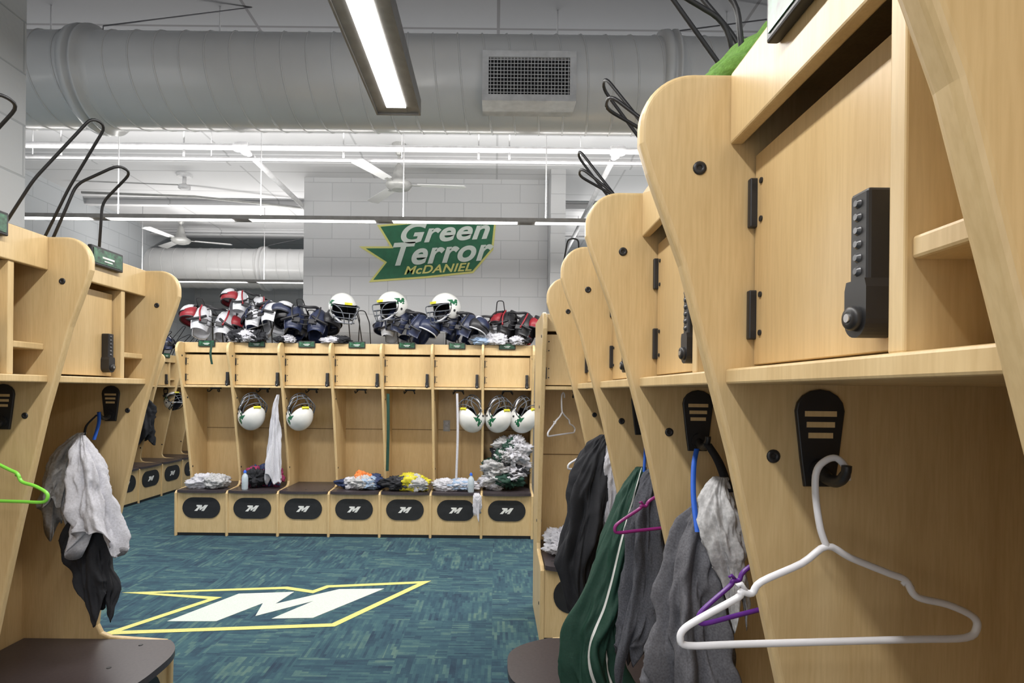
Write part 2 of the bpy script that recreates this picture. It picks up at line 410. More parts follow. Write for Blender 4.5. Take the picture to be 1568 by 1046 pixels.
def make_unit(kind, last, bulge):
    b = MB()
    panel(b, 0)
    if last: panel(b, PITCH)
    a, c = TH, PITCH-TH
    b.box(a, c, 0.585, 0.6, 0.02, TOP-0.004, M_WOODIN)
    b.box(a, c, 0.14, 0.585, TOP-0.022, TOP-0.003, M_WOOD)
    b.box(a, c, 0.125, 0.143, 1.738, TOP-0.001, M_WOOD, 0.003)
    b.box(a, c, 0.122, 0.585, 1.404, 1.425, M_WOOD, 0.003)
    b.box(a, c, 0.58, 0.585, 0.985, 0.990, M_GAP)
    if kind == 'narrow':
        d1 = 0.328
        b.box(d1+0.005, d1+0.025, 0.130, 0.585, 1.425, 1.738, M_WOOD, 0.002)
        b.box(d1+0.025, c, 0.135, 0.585, 1.500, 1.519, M_WOOD, 0.003)
        b.box(a+0.003, d1, 0.160, 0.176, 1.431, 1.722, M_WOODIN, 0.001, 1)
        lock(b, 0.287, 0.160, 1.510)
    else:
        d1 = c-0.018
        b.box(d1+0.003, c, 0.130, 0.585, 1.425, 1.738, M_WOOD)
        b.box(a+0.003, d1, 0.150, 0.166, 1.431, 1.722, M_WOODIN, 0.001, 1)
        lock(b, d1-0.026, 0.150, 1.485)
    dv = 0.160 if kind == 'narrow' else 0.150
    for z in (1.50, 1.655):
        b.box(a, a+0.010, dv-0.010, dv+0.004, z-0.034, z+0.034, M_BLACK, 0.002)
        for dz in (-0.02, 0.02):
            b.lathe([(0.004, -0.002), (0.004, 0.002)], (a+0.022, dv, z+dz*1.3), M_BLACK, 10, 'y')
    cu = PITCH/2
    if kind == 'narrow':
        hook_plate(b, 0, 1); hook_plate(b, PITCH, -1)
    else:
        b.box(cu-0.05, cu+0.05, 0.27, 0.30, 1.388, 1.404, M_BLACK)
        for sg in (-1, 1):
            b.tube([(cu+sg*0.03, 0.285, 1.395), (cu+sg*0.05, 0.26, 1.365), (cu+sg*0.05, 0.23, 1.365), (cu+sg*0.05, 0.22, 1.385)], 0.006, M_BLACK, 6, smooth_pts=3)
    b.box(a, c, 0.03, 0.048, 0.03, 0.408, M_WOOD)
    b.box(a, c, 0.06, 0.58, 0.0, 0.03, M_BLACK)
    b.box(a, c, 0.036, 0.05, 0.004, 0.03, M_BLACK)
    ov = []
    W, H = 0.178, 0.098
    for i in range(14):
        t = -pi/2+pi*i/13; ov.append((cu+W-H+H*cos(t), 0.265+H*sin(t)))
    for i in range(14):
        t = pi/2+pi*i/13; ov.append((cu-W+H+H*cos(t), 0.265+H*sin(t)))
    b.prism(ov, lambda p, t: (p[0], t, p[1]), 0.024, 0.031, M_BLACK)
    mm = [(cu-0.055+0.11*x+0.02*y-0.01, 0.236+0.056*y) for x, y in MSHAPE]
    b.prism(mm, lambda p, t: (p[0], t, p[1]), 0.0225, 0.0245, M_LOGOW)
    seat = [(a+0.002, 0.575), (a+0.002, 0.02)]
    K = 20
    for i in range(K+1):
        t = i/K; e = 1-abs(2*t-1)**3.2
        seat.append((a+0.004+(c-a-0.008)*t, 0.015-bulge*e))
    seat += [(c-0.002, 0.02), (c-0.002, 0.575)]
    b.prism(seat, lambda p, t: (p[0], p[1], t), 0.41, 0.434, M_SEAT)
    for u in (a+0.05, cu, c-0.05):
        b.lathe([(0.008, 0), (0.007, 0.002)], (u, 0.10, 0.434), M_BLACK, 10)
    b.box(0.15, 0.31, 0.110, 0.125, 1.795, 1.858, M_BLACK, 0.003)
    b.box(0.158, 0.302, 0.1085, 0.1105, 1.803, 1.850, M_GREENPL)
    b.box(0.20, 0.26, 0.1077, 0.109, 1.822, 1.828, M_LOGOW)
    b.box(0.21, 0.25, 0.1077, 0.109, 1.812, 1.816, M_LOGOW)
    r = 0.0048
    b.tube(rounded_path([(0.10, 0.40, TOP-0.01), (0.11, 0.27, 2.05), (0.13, 0.10, 2.26), (0.19, 0.095, 2.26), (0.22, 0.24, 2.06), (0.23, 0.36, TOP-0.01)], 0.03), r, M_BLACK, 8)
    b.tube(rounded_path([(0.20, 0.30, TOP-0.01), (0.23, 0.22, 2.08), (0.24, 0.085, 2.15), (0.31, 0.085, 2.15), (0.33, 0.20, 2.05), (0.34, 0.22, TOP-0.01)], 0.03), r, M_BLACK, 8)
    return b

UNITS = {}
def place_unit(kind, last, bulge, loc, rot):
    key = (kind, last, bulge)
    if key not in UNITS:
        o = make_unit(*key).obj('sports_locker', loc, rot)
        UNITS[key] = o.data
        return o
    return MB().obj('sports_locker', loc, rot, mesh=UNITS[key])

def row(kind, n, ox, oy, rz, bulge):
    du = Vector((cos(rz), sin(rz)))
    for i in range(n):
        place_unit(kind, i == n-1, bulge, (ox+du.x*PITCH*i, oy+du.y*PITCH*i, 0), (0, 0, rz))

row('full', 7, -3.0, 5.43, 0, 0.03)
row('narrow', 5, 0.20, 2.262, -pi/2, 0.16)
row('narrow', 5, -1.207, 2.212-5*PITCH, pi/2, 0.08)
row('full', 3, 0.275, 3.17, 0, 0.05)
row('narrow', 6, -4.25, 6.0, pi/2, 0.03)

# ---------------------------------------------------------------- ductwork
def duct(name, x0, x1, y, z, r, pitch, collars=()):
    b = MB()
    b.lathe([(r, x0), (r, x1)], (0, y, z), M_DUCT, 96, 'x')
    n = int((x1-x0)/pitch)
    pts = []
    for i in range(n*32+1):
        a = 2*pi*i/32
        pts.append((x0+pitch*i/32, y+(r+0.0005)*cos(a), z+(r+0.0005)*sin(a)))
    b.tube(pts, 0.0055, M_DUCT, 6)
    for cx in collars:
        b.lathe([(r, -0.05), (r+0.030, -0.045), (r+0.034, -0.02), (r+0.034, -0.005), (r+0.008, 0.0), (r+0.008, 0.02), (r+0.034, 0.025), (r+0.034, 0.038), (r+0.006, 0.05), (r, 0.10)], (cx, y, z), M_DUCT, 96, 'x')
        b.tube([(cx+0.04, y-0.03, z+r+0.02), (cx+0.04, y-0.03, z+r+0.05), (cx+0.9, y, CH)], 0.004, M_GREY, 6)
    for k in range(int(x0)+1, int(x1)):
        b.tube([(k+0.35, y, z+r-0.01), (k+0.35, y, CH)], 0.004, M_PIPE, 6)
    return b.obj(name)
DY, DZ, DR = 3.42, 3.20, 0.262
duct('spiral_duct', -4.9, 3.9, DY, DZ, DR, 0.14, collars=(-2.36, 0.97))
duct('spiral_duct', -4.9, -1.2, 8.3, 3.12, 0.28, 0.16, collars=(-3.3,))

b = MB()
gx0, gx1, gz0, gz1 = -0.085, 0.425, 2.965, 3.237
gy = DY-DR-0.035
b.box(gx0, gx1, gy, gy+0.18, gz0, gz0+0.035, M_PIPE); b.box(gx0, gx1, gy, gy+0.06, gz1-0.035, gz1, M_PIPE)
b.box(gx0, gx0+0.035, gy, gy+0.18, gz0+0.035, gz1-0.035, M_PIPE); b.box(gx1-0.035, gx1, gy, gy+0.18, gz0+0.035, gz1-0.035, M_PIPE)
b.box(gx0+0.035, gx1-0.035, gy+0.028, gy+0.03, gz0+0.035, gz1-0.035, M_BLACK)
for i in range(24):
    x = gx0+0.045+i*0.0184
    b.box(x-0.0018, x+0.0018, gy+0.008, gy+0.026, gz0+0.035, gz1-0.035, M_PIPE)
for i in range(10):
    z = gz0+0.048+i*0.0195
    b.box(gx0+0.035, gx1-0.035, gy+0.004, gy+0.008, z-0.0018, z+0.0018, M_PIPE)
b.obj('air_vent_grille', bevel=0.001)

# ---------------------------------------------------------------- lights
def area(name, loc, sx, sy, power, parent, up=False, col=(1, 0.975, 0.94)):
    l = bpy.data.lights.new(name, 'AREA'); l.shape = 'RECTANGLE'; l.size = sx; l.size_y = sy
    l.energy = power; l.color = col
    o = bpy.data.objects.new(name, l); COL.objects.link(o); o.location = loc
    if up: o.rotation_euler = (pi, 0, 0)
    o.parent = parent
    return o

def fixture(name, axis, a0, a1, c, z, power, seg=1.22, w=0.105, up=0, lens=0.045, hh=0.075):
    b = MB()
    L = []
    def bx(p0, p1, q0, q1, z0, z1, m):
        if axis == 'y': b.box(c+q0, c+q1, p0, p1, z0, z1, m)
        else: b.box(p0, p1, c+q0, c+q1, z0, z1, m)
    bx(a0, a1, -w, -w+0.008, z, z+hh, M_FIX); bx(a0, a1, w-0.008, w, z, z+hh, M_FIX)
    bx(a0, a1, -w+0.008, w-0.008, z+hh-0.009, z+hh, M_FIX)
    bx(a0, a0+0.008, -w+0.008, w-0.008, z, z+hh-0.009, M_FIX); bx(a1-0.008, a1, -w+0.008, w-0.008, z, z+hh-0.009, M_FIX)
    bx(a0+0.008, a1-0.008, -w+0.008, -lens, z+0.008, z+0.014, M_FIX); bx(a0+0.008, a1-0.008, lens, w-0.008, z+0.008, z+0.014, M_FIX)
    n = max(1, round((a1-a0)/seg)); st = (a1-a0)/n
    for i in range(n):
        p0 = a0+i*st+0.07; p1 = a0+(i+1)*st-0.07
        bx(p0, p1, -lens, lens, z+0.002, z+0.012, M_DIFF)
        bx(p1, min(p1+0.14, a1-0.01), -lens, lens, z+0.006, z+0.014, M_FIX)
        L.append(((p0+p1)/2, p1-p0))
        m = a0+i*st
        pt = (c, m+0.15) if axis == 'y' else (m+0.15, c)
        b.tube([(pt[0], pt[1], z+hh-0.005), (pt[0], pt[1], CH)], 0.004, M_PIPE, 6)
    o = b.obj(name)
    for (m, ln) in L:
        loc = (c, m, z-0.004) if axis == 'y' else (m, c, z-0.004)
        s = (lens*2, ln) if axis == 'y' else (ln, lens*2)
        area('lamp_down', loc, s[0], s[1], power, o)
        if up: area('lamp_up', (loc[0], loc[1], z+hh+0.01), s[0], s[1], up, o, True)
    return o
fixture('added_fill_pendant', 'y', -1.0, 2.75, -0.47, 2.70, 19, up=2)
fixture('added_fill_pendant', 'x', -4.2, 2.45, 4.49, 2.70, 20, seg=1.12, w=0.045, up=15, lens=0.036, hh=0.03)
fixture('added_fill_pendant', 'x', -4.5, -1.5, 7.1, 2.70, 18, seg=1.2, w=0.045, up=18, lens=0.036, hh=0.03)
fixture('added_fill_pendant', 'x', 0.9, 3.6, 7.4, 2.75, 18, seg=1.2, w=0.045, up=18, lens=0.036, hh=0.03)
fixture('added_fill_pendant', 'y', -1.0, 2.75, -3.2, 2.70, 14, up=2)  # added pendant out of view, gives fill light from the left
fixture('added_fill_pendant', 'y', -1.0, 2.75, 2.3, 2.70, 14, up=2)  # likewise added and unseen, fill light from the right

w = bpy.data.worlds.new('World'); scene.world = w; w.use_nodes = True
w.node_tree.nodes['Background'].inputs[0].default_value = (0.95, 0.97, 1.0, 1)
w.node_tree.nodes['Background'].inputs[1].default_value = 1.0

# ---------------------------------------------------------------- pipes
b = MB()
b.tube([(-4.9, 4.7, 3.36), (3.9, 4.7, 3.36)], 0.026, M_PIPE, 14)
for x in (-2.08, 0.98):
    b.tube([(x, 4.7, 3.36), (x, 9.3, 3.36)], 0.024, M_PIPE, 12)
    b.lathe([(0.034, -0.06), (0.042, -0.04), (0.042, 0.04), (0.034, 0.06)], (x, 4.7, 3.36), M_PIPE, 16, 'x')
    b.lathe([(0.036, 0.02), (0.040, 0.03), (0.040, 0.08)], (x, 4.7, 3.36), M_PIPE, 16, 'y')
for x in (-3.55, -2.55, -1.25, -0.15, 0.1, 1.5):
    b.tube([(x, 4.7, 3.36), (x, 4.7, CH)], 0.006, M_PIPE, 6)
    b.tube([(x, 4.7, 3.33), (x, 4.7, 3.28)], 0.009, M_PIPE, 8)
b.obj('sprinkler_pipe')
b = MB()
b.tube([(-4.9, 4.85, 3.32), (3.9, 4.85, 3.32)], 0.014, M_PIPE, 10)
for x in (-3.9, -2.4, -0.8, 0.7): b.tube([(x, 4.85, 3.32), (x, 4.85, CH)], 0.004, M_PIPE, 6)
b.obj('water_pipe')
b = MB()
b.tube([(-4.9, 2.9, 3.60), (-2.2, 2.9, 3.60), (-2.05, 2.85, 3.60), (-1.75, 2.3, 3.60), (-1.7, 1.0, 3.60)], 0.014, M_GREY, 8)
b.tube([(-4.9, 3.05, 3.60), (-1.95, 3.05, 3.60), (-1.8, 2.95, 3.60), (-1.6, 2.5, 3.60), (-1.6, 0.9, 3.60)], 0.014, M_GREY, 8)
b.tube([(-1.0, 2.6, 3.61), (1.0, 2.75, 3.61), (3.8, 2.75, 3.61)], 0.010, M_GREY, 8)
b.tube([(1.1, 2.0, 3.58), (1.6, 3.0, 3.58), (3.0, 3.3, 3.58)], 0.016, M_GREY, 8)
b.tube([(-4.6, 6.4, 3.55), (-3.4, 6.5, 3.55), (-2.2, 6.9, 3.55)], 0.014, M_FAN, 8)
b.obj('ceiling_conduit')

def fan(loc, rod, az=20):
    b = MB()
    b.tube([(0, 0, 0.1), (0, 0, rod)], 0.010, M_FAN, 10)
    b.lathe([(0.02, rod-0.10), (0.05, rod-0.06), (0.065, rod-0.01), (0.065, rod)], (0, 0, 0), M_FAN, 24)
    b.lathe([(0.06, -0.05), (0.10, -0.035), (0.12, -0.01), (0.115, 0.015), (0.07, 0.04), (0.05, 0.10), (0.035, 0.16), (0.015, 0.19)], (0, 0, 0), M_FAN, 32)
    for k in range(3):
        b.M = Matrix.Rotation(radians(az+120*k), 4, 'Z') @ Matrix.Rotation(radians(6), 4, 'X')
        b.box(0.10, 0.20, -0.015, 0.015, -0.006, 0.0, M_FAN)
        b.prism([(0.17, -0.045), (0.60, -0.06), (0.62, 0.0), (0.60, 0.06), (0.17, 0.045)], lambda p, t: (p[0], p[1], t), -0.002, 0.002, M_DUCT)
    b.M = Matrix.Identity(4)
    b.obj('ceiling_fan', loc)
fan((-0.90, 5.3, 3.28), CH-3.28, 5)
fan((-4.15, 7.6, 3.34), CH-3.34)
b = MB()
b.lathe([(0.07, -0.03), (0.08, -0.01), (0.08, 0)], (0, 0, 0), M_PIPE, 24)
b.tube([(0, 0, -0.03), (0, 0, -0.12)], 0.02, M_PIPE, 12)
b.lathe([(0.03, -0.03), (0.06, -0.02), (0.06, 0.01), (0.02, 0.03)], (0, 0, -0.13), M_PIPE, 20)
b.obj('ceiling_sensor', (-3.3, 6.1, CH))

# ---------------------------------------------------------------- carpet logo
def ribbon_inset(poly, wd):
    n = len(poly); P = [Vector(p) for p in poly]
    area2 = sum(P[i].x*P[(i+1) % n].y-P[(i+1) % n].x*P[i].y for i in range(n))
    sg = 1 if area2 > 0 else -1
    out = []
    for i in range(n):
        d1 = (P[i]-P[i-1]).normalized(); d2 = (P[(i+1) % n]-P[i]).normalized()
        n1 = Vector((-d1.y, d1.x))*sg; n2 = Vector((-d2.y, d2.x))*sg
        m = n1+n2; L = m.length
        m = m/L if L > 1e-4 else n1
        k = wd/max(0.22, m.dot(n1))
        out.append(P[i]+m*k)
    return P, out
OUTL = [(-0.449, 4.227), (-0.924, 3.392), (-2.209, 3.242), (-1.878, 3.813), (-2.518, 3.917), (-1.444, 4.069), (-1.245, 4.00), (-1.178, 4.104)]
WH = [(-1.937, 3.442), (-1.721, 3.916), (-1.362, 3.965), (-1.405, 3.74), (-1.07, 4.026), (-0.759, 4.049), (-1.092, 3.515), (-1.336, 3.498), (-1.176, 3.797), (-1.45, 3.535), (-1.49, 3.75), (-1.649, 3.45)]
b = MB()
o_, i_ = ribbon_inset(OUTL, 0.048)
n = len(o_)
b.add([(p.x, p.y, 0.002) for p in o_]+[(p.x, p.y, 0.002) for p in i_], [(k, (k+1) % n, n+(k+1) % n, n+k) for k in range(n)], M_LYEL)
b.prism(WH, lambda p, t: (p[0], p[1], t), 0.0008, 0.003, M_LWHT)
b.obj('carpet_logo')

# ---------------------------------------------------------------- wall logo
WY = 6.15
b = MB()
BAN = [(-1.46, 2.92), (-1.13, 2.925), (-1.27, 3.15), (-0.85, 3.19), (0.0, 3.21), (-0.03, 2.90), (-0.24, 2.65), (-0.74, 2.59), (-1.35, 2.54), (-1.19, 2.75)]
b.prism(BAN, lambda p, t: (p[0], t, p[1]), WY-0.005, WY-0.001, M_LYEL)
_, ins = ribbon_inset(BAN, 0.022)
b.prism([(p.x, p.y) for p in ins], lambda p, t: (p[0], t, p[1]), WY-0.009, WY-0.005, M_LGRN)
wl = b.obj('wall_logo_sign')
def text(body, x0, x1, z, h, m, ang, off=0.012, y=WY-0.012, shear=0.35):
    c = bpy.data.curves.new('lettering_'+body.lower(), 'FONT'); c.body = body; c.size = 1; c.shear = shear
    c.offset = off; c.extrude = 0.002; c.space_character = 1.06; c.materials.append(m)
    o = bpy.data.objects.new('lettering', c); COL.objects.link(o)
    bpy.context.view_layer.update()
    d = o.dimensions
    sx = (x1-x0)/d.x; sy = h/d.y
    o.scale = (sx, sy, 1); o.rotation_euler = (pi/2, radians(-ang), 0); o.location = (x0, y, z)
    o.parent = wl
for (body, x0, x1, z, h) in [('Green', -1.05, -0.10, 2.955, 0.215), ('Terror', -1.15, -0.08, 2.72, 0.245)]:
    text(body, x0, x1, z, h, M_LWHT, 4, 0.028, WY-0.014)
text('McDANIEL', -0.98, -0.26, 2.625, 0.088, M_LYEL, 4, 0.022)

# ---------------------------------------------------------------- cloth
def garment(name, rings, m, folds=6, amp=0.16, seed=0, stripe=None, n=120, lv=64):
    b = MB(); R = [Vector(r) for r in [(q[0], q[1], q[2]) for q in rings]]
    S = [Vector((q[3], q[4], 0)) for q in rings]
    k = max(4, lv//(len(rings)-1))
    C = catmull(R, k); W = catmull(S, k)
    L = len(C); vs = []
    rnd = random.Random(seed); p1, p2, p3 = [rnd.uniform(0, 6) for _ in range(3)]
    for i in range(L):
        t = i/(L-1); a0 = amp*min(1, 0.35+t*1.2)
        for j in range(n):
            th = 2*pi*j/n
            f = a0*sin(folds*th+p1+1.8*sin(2.2*t+p2)) + 0.4*a0*sin((folds*2+1)*th+p2-2.5*t+p3)
            q = Vector((cos(th)*1.6+seed, sin(th)*1.6, t*3.0))
            nz = noise.noise(q)*0.42 + noise.noise(q*2.3)*0.22
            cr = abs(noise.noise(Vector((cos(th)*2.6, sin(th)*2.6+seed, t*6+cos(th)*2))))*0.42
            cr += abs(noise.noise(Vector((cos(th)*5, sin(th)*5-seed, t*11))))*0.20
            r = 1.12+f+nz-cr
            z = C[i].z
            if i > L*0.7:
                z += (noise.noise(Vector((cos(th)*1.3+seed*3, sin(th)*1.3, 0.5))))*0.14*(i-L*0.7)/(L*0.3)
            vs.append((C[i].x+W[i].x*r*cos(th), C[i].y+W[i].y*r*sin(th), z))
    fs = []; fs2 = []
    for i in range(L-1):
        for j in range(n):
            f = (i*n+j, (i+1)*n+j, (i+1)*n+(j+1) % n, i*n+(j+1) % n)
            if stripe and any(s0 <= j/n <= s1 for s0, s1 in stripe[1]): fs2.append(f)
            else: fs.append(f)
    base = (L-1)*n
    cx = C[-1]; vs2 = []
    for j in range(n):
        p = Vector(vs[base+j]); vs2.append(tuple(p.lerp(Vector((cx.x, cx.y, cx.z+0.06)), 0.35)))
    vs2.append((cx.x, cx.y, cx.z+0.09)); o = L*n
    vs += vs2
    for j in range(n):
        fs.append((base+j, o+j, o+(j+1) % n, base+(j+1) % n)); fs.append((o+j, o+n, o+(j+1) % n))
    fs.append(list(range(n)))
    b.add(vs, fs, m, True)
    if fs2:
        k2 = b.slot(stripe[0])
        for f in fs2: b.f.append(list(f)); b.mi.append(k2); b.sm.append(True)
    return b.obj(name)

def pile(name, loc, rx, ry, h, mats, seed=0, blobs=6, rough=1.0):
    b = MB(); rnd = random.Random(seed)
    for k in range(blobs):
        m = mats[k % len(mats)]
        cx = rnd.uniform(-1, 1)*rx*0.6; cy = rnd.uniform(-1, 1)*ry*0.4
        sx = rx*rnd.uniform(0.42, 0.68); sy = ry*rnd.uniform(0.45, 0.7); sz = h*rnd.uniform(0.28, 0.5)
        zc = sz*0.8 + (h-2*sz)*max(0, 1-abs(cx)/(rx*0.7))*rnd.uniform(0, 1)
        if blobs > 10:
            sz = h*rnd.uniform(0.12, 0.2); sx = rx*rnd.uniform(0.35, 0.6); zc = sz+(h-2*sz)*(k/blobs)
            cx = rnd.uniform(-1, 1)*rx*(0.6-0.3*k/blobs)+rx*0.15*k/blobs
        NU, NV = 56, 32; vs = []; rot = rnd.uniform(-0.5, 0.5)
        for i in range(NV+1):
            p = -pi/2+pi*i/NV
            for j in range(NU):
                t = 2*pi*j/NU
                d = Vector((cos(p)*cos(t), cos(p)*sin(t), sin(p)))
                q = d*1.7+Vector((seed+k*3.1, k, 0))
                r = 1.0+rough*(0.2+0.45*noise.noise(q)-0.75*abs(noise.noise(q*1.9))-0.4*abs(noise.noise(q*4.2))+0.12*noise.noise(q*8))
                x, y = d.x*sx*r, d.y*sy*r
                z = max(zc+d.z*sz*r, 0.0)
                vs.append((cx+x*cos(rot)-y*sin(rot), cy+x*sin(rot)+y*cos(rot), z))
        fs = [(i*NU+j, i*NU+(j+1) % NU, (i+1)*NU+(j+1) % NU, (i+1)*NU+j) for i in range(NV) for j in range(NU)]
        b.add(vs, fs, m, True)
    return b.obj(name, loc)

def folded_towel(name, loc, rot, rx, ry, layers, m):
    # stack of soft folded layers, each a rounded slab sagging at its ends
    b = MB(); z0 = 0
    for k, (h, sx, sy, dx, tw) in enumerate(layers):
        NU, NV = 64, 24; vs = []
        for i in range(NV+1):
            p = -pi/2+pi*i/NV
            for j in range(NU):
                t = 2*pi*j/NU
                def se(v, e): return math.copysign(abs(v)**e, v)
                x = se(cos(p), 0.5)*se(cos(t), 0.55)*rx*sx; y = se(cos(p), 0.5)*se(sin(t), 0.55)*ry*sy
                nz = noise.noise(Vector((x*22+k*5, y*22, k*2)))
                z = z0+h*0.5+se(sin(p), 0.7)*h*0.52*(1+0.25*nz)+0.010*nz*(k > 0)
                z -= 0.10*abs(x/(rx*sx))**3*h*k*0.6
                x += 0.006*noise.noise(Vector((z*40, y*18, k)))
                vs.append((x*cos(tw)-y*sin(tw)+dx, x*sin(tw)+y*cos(tw), max(z, 0)))
        fs = [(i*NU+j, i*NU+(j+1) % NU, (i+1)*NU+(j+1) % NU, (i+1)*NU+j) for i in range(NV) for j in range(NU)]
        b.add(vs, fs, m, True)
        z0 += h*0.9
    return b.obj(name, loc, rot)

# right row hanging clothes
garment('black_jacket', [(0.41, 2.13, 1.235, 0.02, 0.02), (0.385, 2.12, 1.18, 0.055, 0.04), (0.35, 2.10, 1.06, 0.072, 0.055), (0.33, 2.08, 0.92, 0.065, 0.06), (0.30, 2.08, 0.78, 0.06, 0.055), (0.32, 2.08, 0.62, 0.035, 0.035)], M_CLK, 5, 0.2, 1)
garment('white_shirt', [(0.455, 2.10, 1.25, 0.012, 0.012), (0.435, 2.09, 1.18, 0.032, 0.03), (0.425, 2.08, 1.08, 0.035, 0.04), (0.43, 2.08, 0.90, 0.035, 0.04)], M_CLW, 5, 0.15, 2)
garment('green_shorts', [(0.44, 1.72, 1.17, 0.015, 0.015), (0.42, 1.71, 1.11, 0.035, 0.04), (0.38, 1.69, 0.98, 0.050, 0.05), (0.335, 1.68, 0.80, 0.066, 0.06), (0.29, 1.67, 0.66, 0.076, 0.06), (0.33, 1.66, 0.50, 0.075, 0.06)], M_CLGR, 5, 0.2, 5, (M_LOGOW, [(0.83, 0.843), (0.70, 0.71)]))
garment('dark_grey_hoodie', [(0.455, 1.60, 1.19, 0.015, 0.015), (0.435, 1.59, 1.14, 0.035, 0.035), (0.42, 1.57, 1.03, 0.050, 0.045), (0.415, 1.56, 0.88, 0.053, 0.05), (0.38, 1.55, 0.74, 0.045, 0.045), (0.36, 1.55, 0.68, 0.025, 0.03)], M_CLDG, 6, 0.2, 8)
garment('grey_sweatpants', [(0.445, 1.20, 1.17, 0.015, 0.015), (0.42, 1.19, 1.12, 0.045, 0.04), (0.395, 1.17, 1.0, 0.062, 0.055), (0.40, 1.15, 0.86, 0.078, 0.065), (0.41, 1.15, 0.70, 0.085, 0.07)], M_CLG, 6, 0.28, 11)
garment('white_towel', [(0.452, 1.15, 1.225, 0.012, 0.012), (0.440, 1.13, 1.19, 0.032, 0.028), (0.442, 1.11, 1.12, 0.036, 0.03), (0.460, 1.11, 1.05, 0.026, 0.024), (0.468, 1.11, 1.02, 0.02, 0.02)], M_CLOFF, 4, 0.2, 13)
# left row
garment('white_towel', [(-1.50, 2.10, 1.225, 0.012, 0.012), (-1.54, 2.08, 1.16, 0.035, 0.03), (-1.56, 2.07, 1.06, 0.045, 0.04), (-1.575, 2.07, 0.93, 0.04, 0.035)], M_CLOFF, 5, 0.2, 17)
garment('white_jersey', [(-1.465, 2.05, 1.22, 0.012, 0.012), (-1.445, 2.03, 1.15, 0.04, 0.035), (-1.405, 2.01, 1.02, 0.062, 0.045), (-1.365, 2.00, 0.86, 0.088, 0.055)], M_CLW, 5, 0.22, 21)
garment('black_pants', [(-1.44, 2.08, 1.10, 0.03, 0.03), (-1.44, 2.08, 0.98, 0.05, 0.04), (-1.445, 2.07, 0.84, 0.075, 0.045), (-1.42, 2.06, 0.70, 0.065, 0.04), (-1.385, 2.05, 0.60, 0.035, 0.025)], M_CLK, 4, 0.08, 24)
garment('white_towel', [(-2.10, 5.60, 1.34, 0.012, 0.012), (-2.12, 5.60, 1.22, 0.025, 0.03), (-2.13, 5.60, 0.95, 0.05, 0.04), (-2.13, 5.58, 0.52, 0.08, 0.05)], M_CLW, 4, 0.2, 27)
for k, (y, m) in enumerate([(6.55, M_CLDG), (7.0, M_CLGR), (7.4, M_CLK)]):
    garment('hanging_shirt', [(-4.50, y, 1.30, 0.02, 0.02), (-4.50, y, 1.2, 0.10, 0.06), (-4.50, y, 1.0, 0.12, 0.08), (-4.5, y, 0.72, 0.13, 0.08)], m, 5, 0.15, 30+k)

def strap(name, pts, w, m, ax=(1, 0, 0)):
    P = catmull([Vector(p) for p in pts], 6); a = Vector(ax)*w/2; t = Vector((0, 0.0015, 0)) if ax[0] else Vector((0.0015, 0, 0))
    vs = []
    for p in P: vs += [p-a-t, p+a-t, p+a+t, p-a+t]
    fs = []
    for i in range(len(P)-1):
        for j in range(4): fs.append((i*4+j, i*4+(j+1) % 4, i*4+4+(j+1) % 4, i*4+4+j))
    b = MB(); b.add(vs, fs, m, True); return b.obj(name)
strap('blue_strap', [(0.425, 1.21, 1.275), (0.412, 1.19, 1.24), (0.402, 1.16, 1.18), (0.400, 1.13, 1.12)], 0.010, M_BLUE)
strap('black_strap', [(0.452, 1.225, 1.285), (0.460, 1.18, 1.25), (0.458, 1.12, 1.20)], 0.018, M_CLK)
strap('blue_strap', [(0.45, 1.71, 1.29), (0.445, 1.70, 1.22), (0.44, 1.69, 1.16)], 0.008, M_BLUE)
strap('blue_strap', [(-1.459, 2.13, 1.30), (-1.445, 2.11, 1.26), (-1.455, 2.10, 1.20)], 0.012, M_BLUE)
strap('black_strap', [(-1.465, 2.13, 1.29), (-1.49, 2.11, 1.25), (-1.49, 2.10, 1.21)], 0.008, M_CLK)
strap('green_belt', [(-1.02, 5.53, 1.36), (-1.015, 5.53, 1.0), (-1.02, 5.53, 0.62)], 0.028, M_CLGR)
strap('white_belt', [(-0.36, 5.55, 1.37), (-0.35, 5.55, 1.0), (-0.36, 5.55, 0.55)], 0.022, M_CLW)
strap('dark_belt', [(-2.66, 5.43, 1.83), (-2.67, 5.42, 1.72), (-2.66, 5.43, 1.62)], 0.02, M_CLGR)

cx = [-2.76+0.481*k for k in range(7)]
SZ = 0.4345
pile('folded_clothes', (cx[0]+0.04, 5.60, SZ), 0.21, 0.15, 0.15, [M_CLW, M_CLOFF, M_CLW], 1, 8, 0.75)
pile('clothes_pile', (cx[1]+0.02, 5.66, SZ), 0.18, 0.13, 0.22, [M_CLPK, M_CLK, M_CLNV], 2, 7)
pile('clothes_pile', (cx[3]+0.02, 5.62, SZ), 0.22, 0.15, 0.15, [M_CLW, M_CLLB, M_CLOFF, M_CLNV], 3, 8, 0.75)
pile('orange_shirt', (cx[3]+0.06, 5.60, SZ+0.07), 0.10, 0.08, 0.12, [M_CLOR], 4, 3, 0.7)
pile('yellow_pants', (cx[4], 5.58, SZ), 0.24, 0.16, 0.17, [M_CLYE, M_CLDG, M_CLYE, M_CLOFF, M_CLK], 5, 9, 0.8)
pile('white_towel_pile', (cx[5], 5.60, SZ), 0.23, 0.14, 0.12, [M_CLW, M_CLW, M_CLLB], 6, 8, 0.75)
pile('uniform_pile', (cx[6]-0.01, 5.68, SZ), 0.24, 0.18, 0.54, [M_CLW, M_CLGR, M_CLOFF, M_CLW, M_CLK, M_CLW], 7, 22)
pile('clothes_pile', (0.50, 3.42, SZ), 0.17, 0.13, 0.16, [M_CLW, M_CLLB, M_CLW], 8, 8)
